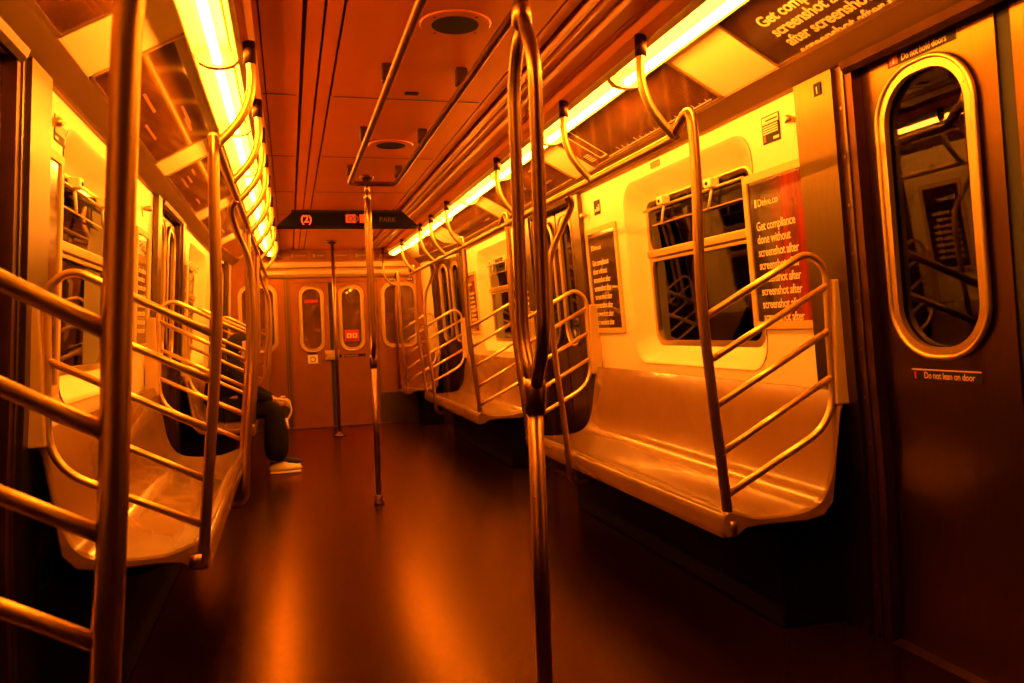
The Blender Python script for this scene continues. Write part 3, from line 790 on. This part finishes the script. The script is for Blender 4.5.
# end double door
root = sroot('door_%d' % dn, (-.03, YE, 0)); dn += 1
for side, (x0, x1, g0, g1) in enumerate(((-.53, -.068, -.395, -.165), (-.022, .48, .085, .325))):
    hole = rr(g0, .975, g1, 1.725, .10, 10)
    vs, fs = plate([rr(x0, .006, x1, 1.795, .006, 3), hole], .03)
    leaf = MB().add([EX(v[0], v[1], v[2]-.010) for v in vs], fs).build('leaf', mat('end_door_steel_%d' % side, (.27, .095, .012), .38, .7, noise=.1, nscale=5), root)
    vs, fs = plate([rr(g0-.030, .945, g1+.030, 1.755, .125, 10), rr(g0+.006, .981, g1-.006, 1.719, .095, 10)], .014)
    o1 = rr(g0-.030, .945, g1+.030, 1.755, .125, 10)
    m = MB().add([EX(v[0], v[1], v[2]+.004) for v in vs], fs); m.tube([EX(p[0], p[1], .002) for p in o1+[o1[0]]], .010, 8, caps=False)
    m.build('window_frame', M['alu'], leaf)
    vs, fs = plate([hole], .004); MB().add([EX(v[0], v[1], v[2]-.02) for v in vs], fs).build('pane', M['hazy'], leaf)
    if side == 0:
        m = MB(); m.box(-.345, YE+.004, .80, -.225, YE+.009, .905); m.box(-.335, YE+.0, .915, -.235, YE+.009, .945, 1)
        m.tube([(-.285+.03*math.cos(a), YE+.002, .85+.03*math.sin(a)) for a in [k*PI/6 for k in range(13)]], .004, 6, 1)
        m.build('sticker', [M['print_'], M['black']], leaf)
        m = MB(); m.box(-.36, YE+.012, 1.55, -.20, YE+.017, 1.585); m.build('warning_sticker', [M['red']], leaf)
    else:
        m = MB(); m.box(.03, YE+.004, .862, .36, YE+.009, .895)
        vs, fs = text_geo('Do not lean on door', .026, 'LEFT', .01, .95); m.add([(.07+p[0], YE+.002, .872+p[1]) for p in vs], fs, 1)
        m.build('warning_sticker', [M['black'], M['print_']], leaf)
        m = MB(); m.box(.115, YE+.012, 1.06, .29, YE+.017, 1.20)
        for bx in (.14, .21): m.box(bx, YE+.009, 1.10, bx+.055, YE+.0165, 1.155, 1); m.box(bx+.018, YE+.007, 1.115, bx+.036, YE+.0165, 1.14, 2)
        m.box(.125, YE+.010, 1.075, .28, YE+.0165, 1.085, 2)
        m.build('warning_sticker', [M['red'], M['print_'], M['black']], leaf)
MB().box(-.066, YE+.02, .005, -.024, YE+.04, 1.795).build('rubber_seal', M['rubber'], root)
m = MB(); m.box(-.145, YE-.035, .83, .035, YE+.008, .955, 0, None, .012); m.box(-.125, YE-.055, .87, -.055, YE-.03, .925, 0, None, .008)
m.build('door_latch', M['alu'], root)
m = MB(); m.box(-.60, YE-.05, 0, .56, YE-.001, .012, 0, None, .004); m.build('sill', M['darksteel'], root)
for (x0, x1) in ((.615, 1.0), (-1.10, -.725)):
    root = sroot('window_%d' % wn, ((x0+x1)/2, YE, 1.0)); wn += 1
    vs, fs = plate([rr(x0-.035, .965, x1+.035, 1.78, .13, 10), rr(x0+.004, 1.004, x1-.004, 1.741, .10, 10)], .02)
    o1 = rr(x0-.035, .965, x1+.035, 1.78, .13, 10)
    m = MB().add([EX(v[0], v[1], v[2]+.012) for v in vs], fs); m.tube([EX(p[0], p[1], .010) for p in o1+[o1[0]]], .009, 8, caps=False)
    m.build('window_frame', M['alu'], root)
    vs, fs = plate([rr(x0-.01, .99, x1+.01, 1.755, .10)], .004); MB().add([EX(v[0], v[1], v[2]-.015) for v in vs], fs).build('pane', M['hazy'], root)
for (x0, x1, lab) in ((.66, .79, 'small dark plate above the far right end window'), (.92, 1.0, 'tiny dark plate at the far right corner above the end window'), (-1.0, -.86, 'small dark plate above the far left end window')):
    m = MB(); m.box(x0, YE-.006, 1.80, x1, YE-.0005, 1.845)
    n = int((x1-x0)/.022)
    for q in range(n): m.box(x0+.006+q*.022, YE-.008, 1.81, x0+.016+q*.022, YE-.005, 1.835, 1)
    o = m.build('number_plate', [M['black'], M['print_']]); rebase(o); tag(o, lab, 'sign')
# row of small framed cards above the lintel
for q, (x0, x1) in enumerate(((-.72, -.60), (-.52, -.30), (-.26, -.08), (-.02, .20), (.26, .50), (.56, .80))):
    root = thing('header_card', 'small card in the strip above the end doors, %s from the left' % ['first', 'second', 'third', 'fourth', 'fifth', 'sixth'][q], 'card', ((x0+x1)/2, YE-.02, 2.10), 'cards in the strip above the end doors')
    m = MB().box(x0, YE-.012, 2.085, x1, YE-.002, 2.175, 0, None, .002)
    m.box(x0+.02, YE-.015, 2.11, x0+.05, YE-.011, 2.15, 1); m.box(x0+.06, YE-.015, 2.125, x1-.02, YE-.011, 2.135, 1); m.build('card', [mat('card_%d' % q, (.14+.05*(q % 2), .045, .01), .4), mat('card_print_%d' % q, (.4, .2, .05), .5)], root)

# near end closing wall (behind the camera)
m = MB(); m.box(-1.5, YB-.05, 0, 1.5, YB, 2.3)
struct(m.build('wall_front', M['darksteel']))
# tunnel lining seen dimly through the panes
m = MB()
for s in (1, -1): m.box(s*2.2-.05, YB-.5, -.8, s*2.2+.05, YE+2.5, 3.0)
m.box(-2.2, YE+2.4, -.8, 2.2, YE+2.5, 3.0)
struct(m.build('trim_%d' % tn, M['tunnel'])); tn += 1

# ---------------------------------------------------------------- person in black on the left bench
def skin_obj(name, chains, m_, parent, sub=2, smooth=True):
    """chains: list of polylines [(x, y, z, r), ...]; shared points join"""
    vs = []; es = []; rs = []; idx = {}
    for ch in chains:
        prev = None
        for p in ch:
            key = tuple(round(c, 4) for c in p[:3])
            if key not in idx: idx[key] = len(vs); vs.append(Vector(p[:3])); rs.append(p[3] if isinstance(p[3], tuple) else (p[3], p[3]))
            i = idx[key]
            if prev is not None and prev != i: es.append((prev, i))
            prev = i
    off = root_loc(parent)
    me = bpy.data.meshes.new(name); me.from_pydata([v-off for v in vs], es, [])
    o = bpy.data.objects.new(name, me); C.objects.link(o)
    sk = o.modifiers.new('skin', 'SKIN'); sk.use_smooth_shade = smooth
    if not me.skin_vertices: 
        bm = bmesh.new(); bm.from_mesh(me); bm.verts.layers.skin.verify(); bm.to_mesh(me); bm.free()
    for i, sv in enumerate(me.skin_vertices[0].data):
        sv.radius = rs[i]; sv.use_root = (i == 0)
    ss = o.modifiers.new('sub', 'SUBSURF'); ss.levels = sub; ss.render_levels = sub
    dg = bpy.context.evaluated_depsgraph_get(); dg.update()
    me2 = bpy.data.meshes.new_from_object(o.evaluated_get(dg)); me2.name = name
    o.modifiers.clear(); o.data = me2; me2.materials.clear(); me2.materials.append(m_)
    for p in me2.polygons: p.use_smooth = smooth
    o.parent = parent; return o
def ball(mb, c, rx, ry, rz, mi=0, fn=None, n=20):
    bm = bmesh.new(); bmesh.ops.create_uvsphere(bm, u_segments=n, v_segments=n//2+4, radius=1)
    vs = []
    for v in bm.verts:
        p = Vector((v.co.x*rx, v.co.y*ry, v.co.z*rz))
        if fn: p = fn(v.co, p)
        vs.append(tuple(Vector(c)+p))
    bm.verts.index_update(); mb.add(vs, [[v.index for v in f.verts] for f in bm.faces], mi, True); bm.free()
PY = 7.15
root = thing('person', 'person in black coat and wide trousers sitting on the left bench, hands together', 'person', (-.95, PY, 0))
hx, hy, hz = -.96, PY+.0, 1.06     # head centre
sc_ = [(-1.12, PY, .56, .12), (-1.12, PY, .66, (.13, .12)), (-1.09, PY, .80, (.14, .13)), (-1.04, PY, .90, (.13, .11)), (-.985, PY, .965, .055), (-.955, PY+.01, 1.0, .05), (hx, hy, hz-.02, .066), (hx, hy, hz+.05, .07)]
arms = []
handpts = {}
for d in (-1, 1):
    arms.append([(-1.04, PY, .90, (.13, .11)), (-1.02, PY+d*.15, .90, .055), (-.93, PY+d*.24, .70, .042), (-.76, PY+d*.14, .63, .034), (-.70, PY+d*.05, .60, .027), (-.665, PY+d*.03, .59, .03)])
legs = []
for d in (-1, 1):
    legs.append([(-1.12, PY, .56, .12), (-1.05, PY+d*.10, .545, .09), (-.72, PY+d*.13, .55, .07), (-.70, PY+d*.14, .30, .052), (-.73, PY+d*.15, .09, .042)])
body = skin_obj('body', [sc_]+arms+legs, M['skin'], root)
# head shape over the skinned neck: part of the same body mesh region
hm = MB()
def headfn(u, p):
    if u.x > 0: p.x *= 1+.12*max(0, -u.z)
    if u.z < -.2: p.y *= 1-.28*(-u.z-.2); 
    return p
ball(hm, (hx, hy, hz), .088, .074, .112, 0, headfn, 24)
hm.tube([(hx+.082, hy, hz+.02), (hx+.105, hy, hz-.025), (hx+.085, hy, hz-.035)], [.009, .015, .010], 10)
for d in (-1, 1):
    ball(hm, (hx+.076, hy+d*.028, hz+.012), .010, .012, .008, 1, None, 10)
    ball(hm, (hx-.005, hy+d*.074, hz-.01), .018, .008, .028, 0, None, 10)
    hm.tube([(hx+.084, hy+d*.045, hz+.03), (hx+.090, hy+d*.028, hz+.036), (hx+.088, hy+d*.012, hz+.031)], .004, 6, 1)
hm.tube([(hx+.080, hy-.024, hz-.062), (hx+.090, hy, hz-.060), (hx+.080, hy+.024, hz-.062)], [.003, .006, .003], 8, 2)
# hands: palm, four bent fingers, thumb
for d in (-1, 1):
    c = Vector((-.655, PY+d*.030, .585))
    ball(hm, c, .042, .016, .034, 0, None, 14)
    for k in range(4):
        b0 = c+Vector((.034, 0, .024-k*.017)); ln = (.030, .034, .032, .025)[k]
        hm.tube([b0, b0+Vector((ln, -d*.006, -.006)), b0+Vector((ln*1.5, -d*.026, -.016)), b0+Vector((ln*1.2, -d*.042, -.022))], [.0085, .008, .0072, .005], 8)
    hm.tube([c+Vector((-.01, -d*.006, .022)), c+Vector((.018, -d*.012, .044)), c+Vector((.04, -d*.016, .044))], [.010, .0095, .006], 8)
head = hm.build('face_and_hands', [M['skin'], M['black'], M['red']], root)
# join head and hands into the continuous body object
bm = bmesh.new(); bm.from_mesh(body.data)
nb = len(body.data.polygons)
bm.from_mesh(head.data)
body.data.materials.append(M['black']); body.data.materials.append(mat('lips', (.45, .16, .1), .5))
bm.to_mesh(body.data); bm.free()
bpy.data.objects.remove(head)
for p in body.data.polygons: p.use_smooth = True
m = MB()
def hairfn(u, p):
    if u.x > .35 and u.z < .55: p *= .80
    return p
ball(m, (hx-.016, hy, hz+.018), .103, .088, .112, 0, hairfn, 24)
ball(m, (hx-.055, hy, hz-.045), .060, .078, .085, 0, None, 18)
m.build('hair', M['hair'], root)
# coat: body from shoulders to hips with sleeves, hanging over the thighs
coat = [[(-1.12, PY, .53, (.17, .155)), (-1.12, PY, .66, (.165, .15)), (-1.09, PY, .80, (.175, .15)), (-1.045, PY, .905, (.15, .125)), (-.99, PY, .955, .072)]]
for d in (-1, 1):
    coat.append([(-1.045, PY, .905, (.15, .125)), (-1.02, PY+d*.16, .905, .078), (-.93, PY+d*.25, .705, .066), (-.77, PY+d*.15, .635, .052), (-.725, PY+d*.08, .615, .045)])
skin_obj('coat', coat, M['cloth'], root)
tr = []
for d in (-1, 1):
    tr.append([(-1.12, PY, .535, .145), (-1.04, PY+d*.11, .535, .115), (-.715, PY+d*.14, .555, .098), (-.69, PY+d*.16, .30, .105), (-.70, PY+d*.17, .085, (.125, .115))])
skin_obj('trousers', tr, M['cloth'], root)
for d in (-1, 1):
    m = MB()
    def shoefn(u, p):
        if u.z < 0: p.z *= .55
        if u.x > 0: p.z *= .75
        return p
    ball(m, (-.63, PY+d*.16, .040), .135, .047, .055, 0, shoefn, 18)
    m.box(-.755, PY+d*.16-.042, .002, -.505, PY+d*.16+.042, .020, 1, None, .008)
    m.build('shoe', [M['shoe'] if d < 0 else M['black'], M['print_']], root)
m = MB(); m.tube(smooth_path([(-.70, PY-.10, .62), (-.60, PY-.09, .60), (-.565, PY-.08, .52), (-.60, PY-.07, .44), (-.66, PY-.07, .42)], 4), .009, 8)
m.tube([(-.62, PY-.10, .45), (-.60, PY-.10, .36)], [.022, .016], 10)
o = m.build('bag_strap', mat('pale_strap', (.6, .42, .25), .5), root); o['label'] = 'pale strap hanging from the hands'

# ---------------------------------------------------------------- camera, world, view
cam = bpy.data.cameras.new('camera'); co = bpy.data.objects.new('camera', cam); C.objects.link(co)
cam.sensor_width = 36; cam.lens = 800*36/1024; cam.clip_start = .02
cam.dof.use_dof = True; cam.dof.focus_distance = 4.0; cam.dof.aperture_fstop = 4.5
R3 = Matrix(((0.9626134138572194, 0.038973840380080504, -0.2680605439600867), (-0.268507299317499, 0.0066223773374270295, -0.963254885443943), (-0.03576654407924533, 0.9992182864041415, 0.016839549881118025)))
co.matrix_world = Matrix.Translation((-.56, 0, 1.15)) @ R3.to_4x4()
sc.camera = co
wd = bpy.data.worlds.new('world'); sc.world = wd; wd.use_nodes = True
wd.node_tree.nodes['Background'].inputs[0].default_value = (.0, .0, .0, 1)
vs_ = sc.view_settings; vs_.view_transform = 'Standard'; vs_.look = 'None'; vs_.gamma = 1; vs_.exposure = 0.0; vs_.use_curve_mapping = False
